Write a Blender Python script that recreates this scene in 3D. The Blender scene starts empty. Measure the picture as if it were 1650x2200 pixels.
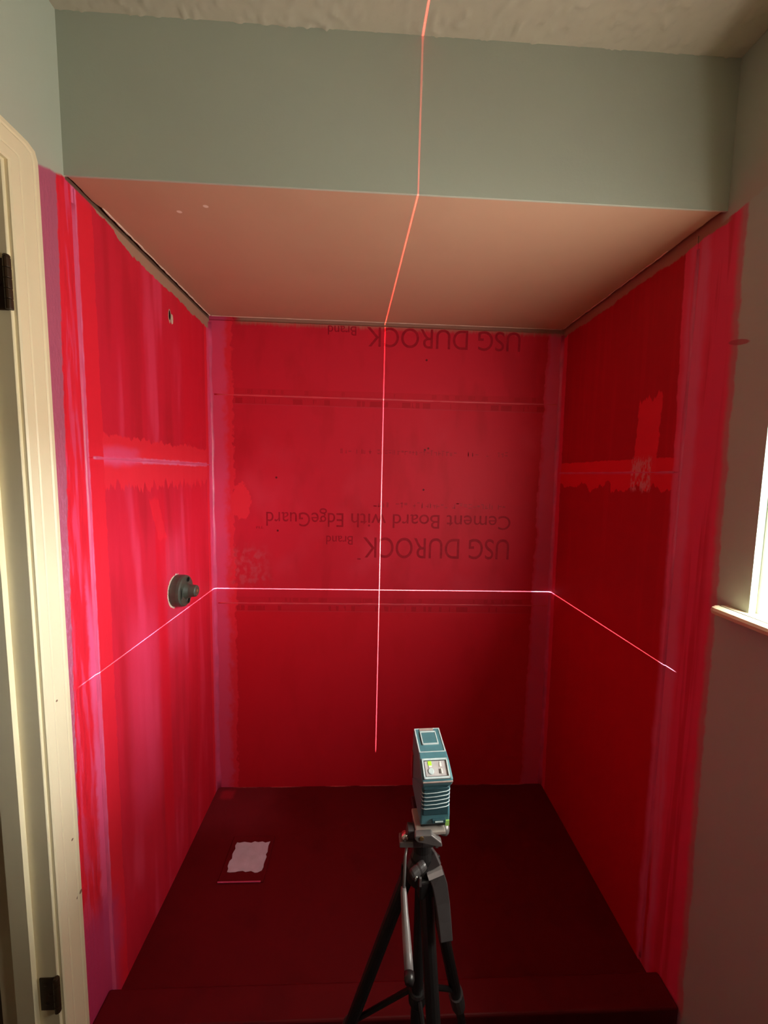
import bpy, bmesh, math, random
from mathutils import Vector, Matrix
random.seed(7)
SC = bpy.context.scene
COL = SC.collection

# ------------------------------------------------------------------ camera
W, D, H, HC = 1.524, 0.758, 2.134, 2.460          # alcove width, depth, soffit height, ceiling height
LEAN = 0.0153                                     # the right wall leans out slightly towards the floor
ROOM_Y = -3.2                                     # wall behind the camera
cam_d = bpy.data.cameras.new('camera')
cam = bpy.data.objects.new('camera', cam_d)
COL.objects.link(cam)
SC.camera = cam
cam_d.sensor_fit = 'VERTICAL'
cam_d.sensor_height = 36.0
cam_d.lens = 818.0 / 2200.0 * 36.0
cam_d.clip_start = 0.02
yaw, pitch, roll = 0.0418, -0.0972, 0.0231
fwd = Vector((math.sin(yaw) * math.cos(pitch), math.cos(yaw) * math.cos(pitch), math.sin(pitch)))
rgt = Vector((math.cos(yaw), -math.sin(yaw), 0))
up0 = rgt.cross(fwd)
r2 = rgt * math.cos(roll) + up0 * math.sin(roll)
u2 = -rgt * math.sin(roll) + up0 * math.cos(roll)
m = Matrix((r2, u2, -fwd)).transposed().to_4x4()
m.translation = Vector((0.685, -0.9387, 1.4924))
cam.matrix_world = m

# ------------------------------------------------------------------ sky, exposure
world = bpy.data.worlds.new('overcast_sky')
SC.world = world
world.use_nodes = True
wn = world.node_tree.nodes
bg = wn['Background']
bg.inputs['Color'].default_value = (0.86, 0.93, 1.0, 1)
bg.inputs['Strength'].default_value = 62.0
SC.view_settings.view_transform = 'Standard'
SC.view_settings.look = 'None'
SC.view_settings.gamma = 1.0
SC.view_settings.use_curve_mapping = False
SC.view_settings.exposure = 0.0
try:
    SC.cycles.max_bounces = 10
    SC.cycles.diffuse_bounces = 7
    SC.cycles.use_denoising = True
    SC.cycles.use_light_tree = False
    SC.cycles.sample_clamp_indirect = 0.0
    SC.cycles.caustics_reflective = False
    SC.cycles.caustics_refractive = False
except Exception:
    pass

# window opening in the right wall (world Y and Z)
WY0, WY1, WZ0, WZ1 = -0.86, -0.147, 1.20, 1.86
# portal that guides sky light through the clear upper sash (gives no light of its own)
WZM = 1.53
pl = bpy.data.lights.new('window_portal', 'AREA')
pl.shape = 'RECTANGLE'
pl.size, pl.size_y = (WY1 - WY0) - 0.04, (WZ1 - WZM) - 0.03
pl.cycles.is_portal = True
po = bpy.data.objects.new('window_portal', pl)
COL.objects.link(po)
po.location = (W + LEAN * 0.44 + 0.118, (WY0 + WY1) / 2, (WZM + WZ1) / 2)
po.rotation_euler = Vector((-1, 0, 0)).to_track_quat('-Z', 'Z').to_euler()

# the frosted lower pane emits by itself in place of daylight: its radiance
PANE_LIGHT = 33.0
PANE_COLOR = (1.0, 0.96, 0.86)

# ------------------------------------------------------------------ node helpers
class S:
    """a float socket with arithmetic"""
    def __init__(self, nt, sock):
        self.nt, self.s = nt, sock

    def _m(self, op, o, rev=False, clamp=False):
        n = self.nt.nodes.new('ShaderNodeMath')
        n.operation = op
        n.use_clamp = clamp
        a, b = (o, self) if rev else (self, o)
        for i, v in enumerate((a, b)):
            if v is None:
                continue
            if isinstance(v, S):
                self.nt.links.new(v.s, n.inputs[i])
            else:
                n.inputs[i].default_value = v
        return S(self.nt, n.outputs[0])

    def __add__(self, o): return self._m('ADD', o)
    def __radd__(self, o): return self._m('ADD', o)
    def __sub__(self, o): return self._m('SUBTRACT', o)
    def __rsub__(self, o): return self._m('SUBTRACT', o, True)
    def __mul__(self, o): return self._m('MULTIPLY', o)
    def __rmul__(self, o): return self._m('MULTIPLY', o)
    def max(self, o): return self._m('MAXIMUM', o)
    def min(self, o): return self._m('MINIMUM', o)
    def abs(self): return self._m('ABSOLUTE', None)
    def gt(self, o): return self._m('GREATER_THAN', o)
    def lt(self, o): return self._m('LESS_THAN', o)

    def step(self, a, b):
        """smooth 0..1 as the value goes from a to b"""
        n = self.nt.nodes.new('ShaderNodeMapRange')
        n.interpolation_type = 'SMOOTHSTEP'
        flip = a > b
        lo, hi = (b, a) if flip else (a, b)
        self.nt.links.new(self.s, n.inputs['Value'])
        n.inputs['From Min'].default_value = lo
        n.inputs['From Max'].default_value = hi
        n.inputs['To Min'].default_value = 1.0 if flip else 0.0
        n.inputs['To Max'].default_value = 0.0 if flip else 1.0
        return S(self.nt, n.outputs['Result'])

    def band(self, a, b, s=0.002):
        return self.step(a - s, a + s) * self.step(b + s, b - s)


class Mat:
    def __init__(self, name, rough=0.5, spec=0.5, metal=0.0):
        self.m = bpy.data.materials.new(name)
        self.m.use_nodes = True
        self.nt = self.m.node_tree
        self.b = self.nt.nodes['Principled BSDF']
        self.b.inputs['Roughness'].default_value = rough
        self.b.inputs['Specular IOR Level'].default_value = spec
        self.b.inputs['Metallic'].default_value = metal
        self.col = None

    def pos(self):
        g = self.nt.nodes.new('ShaderNodeNewGeometry')
        x = self.nt.nodes.new('ShaderNodeSeparateXYZ')
        self.nt.links.new(g.outputs['Position'], x.inputs[0])
        self.P = g.outputs['Position']
        return [S(self.nt, x.outputs[i]) for i in range(3)]

    def noise(self, sx, sy, sz, detail=3.0, rough=0.55, off=0.0):
        mp = self.nt.nodes.new('ShaderNodeMapping')
        mp.inputs['Scale'].default_value = (sx, sy, sz)
        mp.inputs['Location'].default_value = (off, off * 1.7, off * 0.6)
        self.nt.links.new(self.P, mp.inputs['Vector'])
        n = self.nt.nodes.new('ShaderNodeTexNoise')
        n.inputs['Scale'].default_value = 1.0
        n.inputs['Detail'].default_value = detail
        n.inputs['Roughness'].default_value = rough
        self.nt.links.new(mp.outputs[0], n.inputs['Vector'])
        return S(self.nt, n.outputs['Fac']) - 0.5

    def base(self, c):
        n = self.nt.nodes.new('ShaderNodeRGB')
        n.outputs[0].default_value = (*c, 1)
        self.col = n.outputs[0]

    def over(self, mask, c):
        n = self.nt.nodes.new('ShaderNodeMix')
        n.data_type = 'RGBA'
        n.clamp_factor = True
        if isinstance(mask, S):
            self.nt.links.new(mask.s, n.inputs[0])
        else:
            n.inputs[0].default_value = mask
        self.nt.links.new(self.col, n.inputs[6])
        n.inputs[7].default_value = (*c, 1)
        self.col = n.outputs[2]

    def rough(self, sock):
        self.nt.links.new(sock.s, self.b.inputs['Roughness'])

    def bump(self, h, strength=0.3, dist=0.002):
        n = self.nt.nodes.new('ShaderNodeBump')
        n.inputs['Strength'].default_value = strength
        n.inputs['Distance'].default_value = dist
        self.nt.links.new(h.s, n.inputs['Height'])
        self.nt.links.new(n.outputs[0], self.b.inputs['Normal'])

    def done(self):
        if self.col is not None:
            self.nt.links.new(self.col, self.b.inputs['Base Color'])
        return self.m


def simple(name, c, rough=0.5, spec=0.5, metal=0.0, var=0.0, scale=60.0, bump=0.0, bscale=200.0, emit=None):
    M = Mat(name, rough, spec, metal)
    M.pos()
    M.base(c)
    if var:
        n = M.noise(scale, scale, scale, 4)
        M.over((n * 3.0 + 0.5) * 0.8, tuple(v * (1 - var) for v in c))
    if bump:
        M.bump(M.noise(bscale, bscale, bscale, 3), 0.5, bump)
    if emit:
        M.b.inputs['Emission Color'].default_value = (*emit[0], 1)
        M.b.inputs['Emission Strength'].default_value = emit[1]
    return M.done()


# ------------------------------------------------------------------ membrane paint (red over cement board)
THIN = (0.66, 0.015, 0.042)
DARK = (0.47, 0.009, 0.022)
THICK = (0.80, 0.018, 0.040)
PINK = (0.78, 0.075, 0.19)
PALE = (0.78, 0.16, 0.32)
MAUVE = (0.46, 0.105, 0.185)
SAGE = (0.440, 0.470, 0.385)
CEMENT = (0.40, 0.25, 0.17)
PLASTER = (0.72, 0.62, 0.50)


def mat_left():
    M = Mat('membrane_left_wall', 0.55, 0.3)
    x, y, z = M.pos()
    n1 = M.noise(9, 9, 9, 4)
    n2 = M.noise(55, 55, 40, 4)
    st = M.noise(1, 11, 1.3, 2, off=3.0)          # vertical brush streaks
    st2 = M.noise(1, 60, 5.0, 3, off=8.0)
    rag = n1 * 0.030 + n2 * 0.022
    M.base(THIN)
    # thin coat: uneven vertical roller passes
    M.over(st.step(0.02, 0.16) * 0.5, DARK)
    M.over(st.step(-0.02, -0.16) * 0.8, (0.78, 0.050, 0.12))
    M.over((y + n2 * .01).band(0.30, 0.36, 0.006) * z.band(0.2, 1.40, 0.12) * 0.75, (0.74, 0.008, 0.026))
    M.over((y + n2 * .02).band(0.36, 0.47, 0.02) * z.band(0.85, 1.25, 0.08) * 0.55, (0.78, 0.05, 0.12))
    M.over((y + n1 * .03).band(0.14, 0.29, 0.03) * z.band(0.40, 1.05, 0.10) * 0.6, (0.80, 0.05, 0.13))
    M.over((y + n2 * .03).band(0.50, 0.71, 0.03) * 0.5, (0.74, 0.008, 0.026))
    # smear and drips
    M.over((y + n2 * .03 + (z - 1.36) * 0.35).band(0.285, 0.335, 0.004) * (z + n2 * .03).band(1.26, 1.40, 0.01), THICK)
    # seam coat at 1.52 m
    zz = z + n1 * 0.035 + n2 * 0.045
    zl = z + M.noise(1, 55, 4, 3, off=5.5) * 0.11
    M.over(zz.step(1.585, 1.577).min(zl.step(1.437, 1.448)) * y.step(.03, .05) * y.step(0.735, .725), (0.84, 0.026, 0.050))
    M.over((z + n2 * 0.012 + n1 * 0.01).band(1.510, 1.524, 0.004) * y.step(.03, .05), PALE)
    M.over((z + n1 * 0.05).band(1.50, 1.55, 0.012) * (y + n1 * 0.1).band(0.04, 0.22, 0.03) * 0.8, PINK)
    # thick strip along the front edge of the board
    ye = y + n2 * 0.012 + n1 * 0.008
    M.over(ye.step(0.079, 0.075) * z.step(2.14, 2.10), THICK)
    M.over(ye.step(0.020, 0.006) * st2.step(0.03, 0.16) * 0.55, (0.62, 0.012, 0.03))
    M.over(ye.step(0.020, 0.010) * st2.step(0.00, -0.14) * 0.6, PINK)
    M.over((y + n2 * 0.02 + n1 * .02).band(-0.005, 0.021, 0.007) * (st.step(-0.05, 0.08)) * z.step(2.0, 1.2), (0.82, 0.10, 0.24))
    M.over((y + n2 * 0.006).band(0.016, 0.026, 0.003), PALE)
    # pink-magenta blot low on the wall by the curb
    M.over((y + n1 * .12).step(0.07, 0.0) * (z + n1 * .2).step(0.42, 0.28) * 0.85, (0.52, 0.045, 0.15))
    # corner strip at the back
    M.over((y + n2 * 0.006).step(0.700, 0.706), THICK)
    M.over((y + n2 * 0.01 + n1 * .01).step(0.722, 0.730), PINK)
    # bare cement under the soffit and a chipped place near the shower pipe
    M.over((z + n1 * 0.030 + n2 * 0.026 + (y - .4) * .010 - y.step(0.26, 0.09) * 0.03).step(2.088, 2.091) * (y + n2 * .03).step(0.07, 0.09), CEMENT)
    hy, hz = (y - 0.432), (z - 2.010)
    M.over((hy * hy * 6.0 + hz * hz + n2 * 0.0009).step(0.00060, 0.00045), (0.55, 0.36, 0.27))
    vy, vz = (y - 0.422), (z - 1.062)
    M.over((vy * vy + vz * vz + n2 * 0.0030).step(0.00385, 0.00365) * (y - vz * 0.25).step(0.432, 0.412), PLASTER)
    # thin paint on the textured drywall outside the board, then green paint
    M.over((y + n2 * 0.012 + n1 * .006 - (z - 1.4) * 0.030).step(-0.044, -0.048), MAUVE)
    M.over((y + n2 * 0.012 - (z - 1.4) * 0.030).step(-0.044, -0.048) * M.noise(190, 190, 60, 5, 0.7, off=2).step(-0.05, 0.25) * z.step(1.9, 0.9) * 0.8, (0.62, 0.26, 0.42))
    top = (z + n2 * 0.014 - (y + 0.083) * 0.36)
    M.over(top.step(2.098, 2.106) * y.step(0.0, -0.004), SAGE)
    M.over(z.step(2.126, 2.130) * y.step(-0.001, 0.001), (0.16, 0.09, 0.06))
    M.over(z.step(2.130, 2.133) * y.step(0.001, -0.001), SAGE)
    tex = M.noise(170, 170, 60, 4)
    M.bump(tex * y.step(-0.02, -0.05) * z.step(2.11, 2.09) * 1.6 + n2 * 0.25 + st2 * 0.2, 0.5, 0.003)
    M.rough(st * 0.4 + 0.52)
    return M.done()


def mat_back():
    M = Mat('membrane_back_wall', 0.6, 0.25)
    x, y, z = M.pos()
    n1 = M.noise(8, 8, 8, 4)
    n2 = M.noise(50, 50, 40, 4)
    st = M.noise(9, 1, 3, 3, off=3.0)
    M.base(THIN)
    M.over(st.step(0.0, 0.16) * 0.35, DARK)
    M.over(M.noise(4, 4, 3, 2, off=9.0).step(-0.02, 0.22) * z.band(0.95, 1.75, .2) * 0.7, (0.74, 0.040, 0.080))
    M.over((z + n1 * .03).step(0.90, 0.86) * 0.55, (0.68, 0.006, 0.016))
    # mesh tape ghosts and seam ridges
    blk = M.noise(30, 1, 2, 2, off=4.0)
    for zc in (1.818, 0.902):
        M.over(z.band(zc - 0.036, zc + 0.030, 0.002) * 0.35, (0.52, 0.010, 0.024))
        M.over(z.band(zc - 0.033, zc - 0.010, 0.001) * blk.step(0.05, 0.06) * 0.55, (0.40, 0.007, 0.016))
        M.over(z.band(zc + 0.008, zc + 0.026, 0.001) * blk.step(-0.08, -0.09) * 0.4, (0.44, 0.008, 0.018))
        M.over((z + n2 * .004).band(zc - 0.0025, zc + 0.0035, 0.002) * (n1.step(-0.16, 0.02)) * 0.8, (0.62, 0.10, 0.13))
        M.over((z + n2 * .003).band(zc - 0.038, zc - 0.035, 0.0015) * 0.5, (0.56, 0.05, 0.08))
    # thick coat in both corners
    xe = x + n2 * 0.040 + n1 * 0.045
    M.over(xe.step(0.102, 0.094), (0.82, 0.026, 0.055))
    M.over((x + n2 * .05 + n1 * .07).step(0.085, 0.05) * 0.9, PINK)
    bx, bz = (x - 0.125), (z - 1.36)
    M.over((bx * bx * 2.2 + bz * bz * 0.55 + n2 * 0.006 + n1 * 0.006).step(0.0042, 0.0032), (0.84, 0.028, 0.055))
    M.over((x + n1 * .1).band(0.09, 0.24, 0.03) * (z + n1 * .1).band(0.98, 1.16, 0.03) * n2.step(-0.1, 0.15) * 0.5, (0.55, 0.11, 0.14))
    xr = x + n2 * 0.022 + n1 * 0.035
    M.over(xr.step(1.448, 1.455), (0.80, 0.045, 0.11))
    M.over((x + n2 * .02 + n1 * .05).step(1.452, 1.470) * 0.9, (0.80, 0.09, 0.20))
    # bare top edge
    M.over((z + n1 * 0.016 + M.noise(90, 1, 20, 3, off=6) * 0.03).step(2.100, 2.132) * x.step(0.10, 0.14) * 0.8, CEMENT)
    # specks
    for sx, sz in ((0.925, 1.99), (0.93, 1.606), (0.945, 1.613), (0.93, 1.43), (0.28, 1.47), (0.285, 1.235)):
        dx, dz = (x - sx), (z - sz)
        M.over((dx * dx + dz * dz).step(0.000030, 0.000012) * 0.9, (0.10, 0.004, 0.008))
    M.bump(n2 * 0.35 + n1 * 0.5, 0.4, 0.002)
    return M.done()


def mat_right():
    M = Mat('membrane_right_wall', 0.6, 0.25)
    x, y, z = M.pos()
    n1 = M.noise(8, 8, 8, 4)
    n2 = M.noise(50, 50, 40, 4)
    st = M.noise(1, 30, 1.4, 3, off=2.0)
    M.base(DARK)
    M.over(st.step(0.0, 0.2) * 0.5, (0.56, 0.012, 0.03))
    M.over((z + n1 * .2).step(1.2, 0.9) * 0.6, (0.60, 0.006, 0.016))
    # seam coat
    zt = z + n2 * 0.012 + n1 * 0.012
    zb = z + M.noise(1, 14, 6, 3, off=7) * 0.13 + n2 * .01
    M.over(zt.step(1.562, 1.558) * zb.step(1.463, 1.468) * y.step(.05, .07), THICK)
    M.over((z + n2 * .006).band(1.512, 1.520, 0.003) * y.step(.05, .07) * 0.35, PINK)
    # brush patch and pale skim over the seam
    py = (y + n2 * 0.02 + (z - 1.6) * 0.05)
    M.over(py.band(0.158, 0.254, 0.003) * (z + M.noise(1, 45, 4, 2) * 0.08).band(1.50, 1.742, 0.004), (0.80, 0.024, 0.05))
    M.over((y + n2 * .02).band(0.178, 0.262, 0.006) * (z + n2 * .04).band(1.462, 1.560, 0.01) * M.noise(1, 120, 50, 3).step(-0.12, 0.10) * 0.85, (0.72, 0.30, 0.34))
    # strip near the back corner and strip along the front edge
    M.over((y + n2 * 0.012 + n1 * .012).step(0.712, 0.718), (0.80, 0.045, 0.115))
    yf = y + n2 * 0.008 + n1 * 0.02 + (z - 1.4) * -0.03
    M.over(yf.step(0.094, 0.088), (0.80, 0.055, 0.14))
    M.over((y + n1 * .03).band(0.035, 0.088, 0.012) * st.step(-0.16, 0.04) * 0.9, (0.80, 0.15, 0.30))
    M.over((y + n1 * .02).band(-0.03, 0.02, 0.01) * st.step(0.0, 0.10) * 0.6, (0.56, 0.012, 0.03))
    # bare cement under the soffit
    M.over((z + n1 * 0.035 + n2 * 0.016).step(2.100, 2.106) * y.step(-0.02, 0.0), CEMENT)
    # sage wall outside, its colour turned greener to offset the red bounce light
    edge = y + n1 * 0.020 + n2 * 0.012 - (z - 1.4) * 0.012
    M.over(edge.step(-0.040, -0.058), (0.55, 0.20, 0.22))
    M.over(edge.step(-0.060, -0.068), (0.43, 0.52, 0.45))
    M.over((z + n2 * .016 + n1 * .01 + y * 0.10).step(2.112, 2.118) * y.step(0.02, -0.01), SAGE)
    dy, dz = (y + 0.062), (z - 1.815)
    M.over((dy * dy * 0.5 + dz * dz * 4.0 + dy * dz * -2.0 + n2 * .0001).step(0.00022, 0.00012) * 0.8, (0.42, 0.06, 0.09))
    M.bump(n2 * 0.35 + n1 * 0.5, 0.4, 0.002)
    return M.done()


def mat_floor():
    M = Mat('membrane_floor', 0.5, 0.3)
    x, y, z = M.pos()
    n1 = M.noise(7, 7, 7, 4)
    n2 = M.noise(45, 45, 45, 4)
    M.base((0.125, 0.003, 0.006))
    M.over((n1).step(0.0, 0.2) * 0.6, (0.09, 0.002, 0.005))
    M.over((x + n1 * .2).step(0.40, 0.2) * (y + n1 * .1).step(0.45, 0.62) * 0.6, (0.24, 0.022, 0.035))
    M.over((x + n2 * .02).band(0.03, 0.09, 0.01) * (y + n2 * .02).band(0.69, 0.735, 0.01) * 0.9, (0.40, 0.018, 0.035))
    M.over((y + n2 * .006).step(0.748, 0.754) * n1.step(-0.05, 0.1), (0.60, 0.10, 0.11))
    M.bump(n2 * 0.4 + n1 * 0.6, 0.4, 0.003)
    return M.done()


def mat_sage(name):
    M = Mat(name, 0.55, 0.35)
    M.pos()
    n = M.noise(3, 3, 3, 3)
    M.base(SAGE)
    M.over(n.step(-0.1, 0.3) * 0.3, (0.415, 0.444, 0.362))
    M.bump(M.noise(160, 160, 160, 3), 0.25, 0.001)
    return M.done()


def mat_ceiling():
    M = Mat('textured_ceiling', 0.8, 0.2)
    M.pos()
    M.base((0.44, 0.385, 0.295))
    M.over(M.noise(60, 60, 60, 3).step(0.0, 0.3) * 0.4, (0.39, 0.335, 0.255))
    return M.done()


def mat_soffit():
    M = Mat('bare_gypsum', 0.7, 0.3)
    x, y, z = M.pos()
    M.base((0.50, 0.315, 0.21))  # whitish board browned: red bounce light put into the colour
    M.over(M.noise(4, 4, 4, 3).step(-0.05, 0.25) * 0.4, (0.46, 0.275, 0.18))
    for sx, sy in ((0.275, 0.075), (0.200, 0.100)):
        dx, dy = (x - sx), (y - sy)
        M.over((dx * dx + dy * dy * 1.6).step(0.00006, 0.00002) * 0.8, (0.85, 0.78, 0.7))
    return M.done()


def mat_cream():
    M = Mat('cream_paint', 0.38, 0.45)
    x, y, z = M.pos()
    n = M.noise(40, 40, 3, 3)
    M.base((0.80, 0.70, 0.47))
    M.over(n.step(0.0, 0.3) * 0.3, (0.74, 0.64, 0.42))
    for sy, sz, r in ((-0.124, 0.985, 6e-6), (-0.107, 0.635, 8e-6), (-0.092, 0.483, 2e-5), (-0.103, 0.480, 8e-6)):
        dy, dz = (y - sy), (z - sz)
        M.over((dy * dy + dz * dz).step(r * 1.4, r * 0.6), (0.22, 0.13, 0.07))
    M.bump(n, 0.15, 0.001)
    return M.done()


LEFT, BACK, RIGHT = mat_left(), mat_back(), mat_right()
FLOORM = mat_floor()
SAGEM = mat_sage('sage_paint')
CEIL = mat_ceiling()
GYPSUM = mat_soffit()
CREAM = mat_cream()
PINKM = simple('wet_pink_membrane', (0.80, 0.085, 0.22), 0.36, 0.5, var=0.25, scale=14, bump=0.001, bscale=60)
DARKVOID = simple('gap_shade', (0.035, 0.018, 0.012), 0.9, 0.1, var=0.4)  # near-black stands in for shade in the gaps round the soffit board
BRONZE = simple('oil_rubbed_bronze', (0.050, 0.026, 0.010), 0.45, 0.5, 0.4, var=0.3)
WHITEP = simple('white_window_vinyl', (0.82, 0.83, 0.76), 0.35, 0.5, var=0.05)
TILEFLOOR = simple('bathroom_subfloor', (0.045, 0.034, 0.027), 0.7, 0.3, var=0.3, scale=8)
HALLM = simple('hall_paint', (0.22, 0.18, 0.12), 0.7, 0.3, var=0.1)
GROUNDM = simple('concrete_ground', (0.20, 0.19, 0.16), 0.9, 0.2, var=0.4, scale=3)
INK = simple('board_ink_under_paint', (0.43, 0.009, 0.026), 0.6, 0.2, var=0.3, scale=45)
VALVEM = simple('dark_rough_in_plastic', (0.060, 0.066, 0.048), 0.42, 0.5, var=0.15)
HOLE = simple('black_recess', (0.006, 0.006, 0.005), 0.8, 0.1)
BRASS = simple('worn_brass', (0.45, 0.28, 0.12), 0.35, 0.5, 0.8)
DRAINM = simple('grey_drain_film', (0.66, 0.66, 0.78), 0.4, 0.4, var=0.2, scale=30)
TEAL = simple('teal_plastic', (0.085, 0.235, 0.280), 0.36, 0.5, var=0.15, scale=80)
TEALDK = simple('dark_teal_rubber', (0.030, 0.085, 0.105), 0.5, 0.4, var=0.2, scale=80)
LIGHTRIM = simple('pale_edge_highlight', (0.62, 0.76, 0.78), 0.4, 0.5, var=0.2, scale=120)  # pale cyan: highlights on the level's rims and ribs, put into the colour
PANELM = simple('silver_panel', (0.62, 0.60, 0.61), 0.35, 0.5, 0.1, var=0.2, scale=90)
TAN = simple('worn_grey_bumper', (0.46, 0.36, 0.33), 0.5, 0.4, var=0.25, scale=90)
WHITEICON = simple('white_print', (0.85, 0.87, 0.85), 0.5, 0.3)
GREENLED = simple('green_light', (0.30, 0.65, 0.02), 0.4, 0.4, emit=((0.45, 0.95, 0.05), 0.7))
GREENPRINT = simple('green_print', (0.35, 0.65, 0.15), 0.5, 0.3)
REDREFLECT = simple('red_reflection', (0.45, 0.01, 0.02), 0.4, 0.5)  # red reflection on the level's flank, held as a colour
BLACKP = simple('black_plastic', (0.012, 0.011, 0.011), 0.38, 0.5)
DARKGREY = simple('dark_grey_plastic', (0.060, 0.055, 0.055), 0.42, 0.5, var=0.15)
MIDGREY = simple('grey_metal', (0.20, 0.185, 0.18), 0.36, 0.5, 0.4, var=0.15)
GREYRUB = simple('grey_grip_rubber', (0.165, 0.150, 0.150), 0.34, 0.5, var=0.1)
CHROME = simple('bright_screw', (0.75, 0.75, 0.68), 0.22, 0.5, 0.9)
GLASSLENS = simple('laser_window_glass', (0.02, 0.01, 0.01), 0.08, 0.6)


def mat_clear():
    mm = bpy.data.materials.new('clear_glass')
    mm.use_nodes = True
    nt = mm.node_tree
    nt.nodes.clear()
    out = nt.nodes.new('ShaderNodeOutputMaterial')
    mix = nt.nodes.new('ShaderNodeMixShader')
    tr = nt.nodes.new('ShaderNodeBsdfTransparent')
    gl = nt.nodes.new('ShaderNodeBsdfGlossy')
    fr = nt.nodes.new('ShaderNodeFresnel')
    fr.inputs['IOR'].default_value = 1.45
    tr.inputs['Color'].default_value = (0.95, 0.97, 0.96, 1)
    gl.inputs['Roughness'].default_value = 0.02
    nt.links.new(fr.outputs[0], mix.inputs[0])
    nt.links.new(tr.outputs[0], mix.inputs[1])
    nt.links.new(gl.outputs[0], mix.inputs[2])
    nt.links.new(mix.outputs[0], out.inputs[0])
    return mm


CLEAR = mat_clear()
# obscured bathroom glass, its added glow standing in for daylight behind it
GLASS = simple('frosted_glow_glass', (0.8, 0.82, 0.8), 0.35, 0.4, emit=(PANE_COLOR, PANE_LIGHT))


# ------------------------------------------------------------------ mesh helpers
def link(name, bm, mat, parent=None, smooth=False, lean=False):
    if lean:
        for v in bm.verts:
            v.co.x += LEAN * (H - v.co.z)
    bmesh.ops.recalc_face_normals(bm, faces=bm.faces)
    me = bpy.data.meshes.new(name)
    bm.to_mesh(me)
    bm.free()
    mats = mat if isinstance(mat, (list, tuple)) else [mat]
    for k in mats:
        me.materials.append(k)
    if smooth:
        for p in me.polygons:
            p.use_smooth = True
    o = bpy.data.objects.new(name, me)
    COL.objects.link(o)
    if parent is not None:
        o.parent = parent
    return o


def rel(o, parent):
    """keep a part built in world coordinates in place under a parent that stands elsewhere"""
    o.parent = parent
    o.matrix_parent_inverse = Matrix.Translation(parent.location).inverted()
    return o


def empty(name, loc=(0, 0, 0)):
    o = bpy.data.objects.new(name, None)
    o.location = loc
    o.empty_display_size = 0.05
    COL.objects.link(o)
    return o


def tag(o, label=None, cat=None, group=None, kind=None):
    if label: o['label'] = label
    if cat: o['category'] = cat
    if group: o['group'] = group
    if kind: o['kind'] = kind
    return o


def box(bm, x0, x1, y0, y1, z0, z1, mi=0):
    vs = [bm.verts.new((x, y, z)) for z in (z0, z1) for y in (y0, y1) for x in (x0, x1)]
    fs = []
    for q in ((0, 2, 3, 1), (4, 5, 7, 6), (0, 1, 5, 4), (1, 3, 7, 5), (3, 2, 6, 7), (2, 0, 4, 6)):
        f = bm.faces.new([vs[i] for i in q])
        f.material_index = mi
        fs.append(f)
    return vs, fs


def bbox(x0, x1, y0, y1, z0, z1, bev=0.0, seg=2):
    bm = bmesh.new()
    box(bm, x0, x1, y0, y1, z0, z1)
    if bev:
        bmesh.ops.bevel(bm, geom=list(bm.edges), offset=bev, segments=seg, affect='EDGES', profile=0.5)
    return bm


def frame_of(a, b):
    d = (Vector(b) - Vector(a)).normalized()
    t = Vector((0, 0, 1)) if abs(d.z) < 0.9 else Vector((0, 1, 0))
    u = d.cross(t).normalized()
    return d, u, d.cross(u).normalized()


def tube(bm, pts, rad, n=14, cap=True):
    pts = [Vector(p) for p in pts]
    rs = rad if isinstance(rad, (list, tuple)) else [rad] * len(pts)
    rings = []
    u = None
    for i, p in enumerate(pts):
        d = (pts[min(i + 1, len(pts) - 1)] - pts[max(i - 1, 0)]).normalized()
        if u is None:
            _, u, _ = frame_of(p, p + d)
        u = (u - d * u.dot(d)).normalized()
        v = d.cross(u)
        rings.append([bm.verts.new(p + (u * math.cos(2 * math.pi * k / n) + v * math.sin(2 * math.pi * k / n)) * rs[i]) for k in range(n)])
    for a, b in zip(rings, rings[1:]):
        for k in range(n):
            bm.faces.new((a[k], a[(k + 1) % n], b[(k + 1) % n], b[k]))
    if cap:
        bm.faces.new(rings[0][::-1])
        bm.faces.new(rings[-1])


def lathe(bm, origin, axis, prof, n=24, cap=True):
    """prof: list of (radius, distance along the axis)"""
    o, d = Vector(origin), Vector(axis).normalized()
    _, u, v = frame_of(o, o + d)
    rings = [[bm.verts.new(o + d * h + (u * math.cos(2 * math.pi * k / n) + v * math.sin(2 * math.pi * k / n)) * r) for k in range(n)] for r, h in prof]
    for a, b in zip(rings, rings[1:]):
        for k in range(n):
            bm.faces.new((a[k], a[(k + 1) % n], b[(k + 1) % n], b[k]))
    if cap:
        bm.faces.new(rings[0][::-1])
        bm.faces.new(rings[-1])


def obox(bm, c, ax, ay, az, sx, sy, sz):
    """oriented box: centre, three axes, full sizes"""
    c = Vector(c); ax, ay, az = Vector(ax).normalized(), Vector(ay).normalized(), Vector(az).normalized()
    vs = [bm.verts.new(c + ax * (i * sx / 2) + ay * (j * sy / 2) + az * (k * sz / 2)) for k in (-1, 1) for j in (-1, 1) for i in (-1, 1)]
    for q in ((0, 2, 3, 1), (4, 5, 7, 6), (0, 1, 5, 4), (1, 3, 7, 5), (3, 2, 6, 7), (2, 0, 4, 6)):
        bm.faces.new([vs[i] for i in q])


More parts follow.
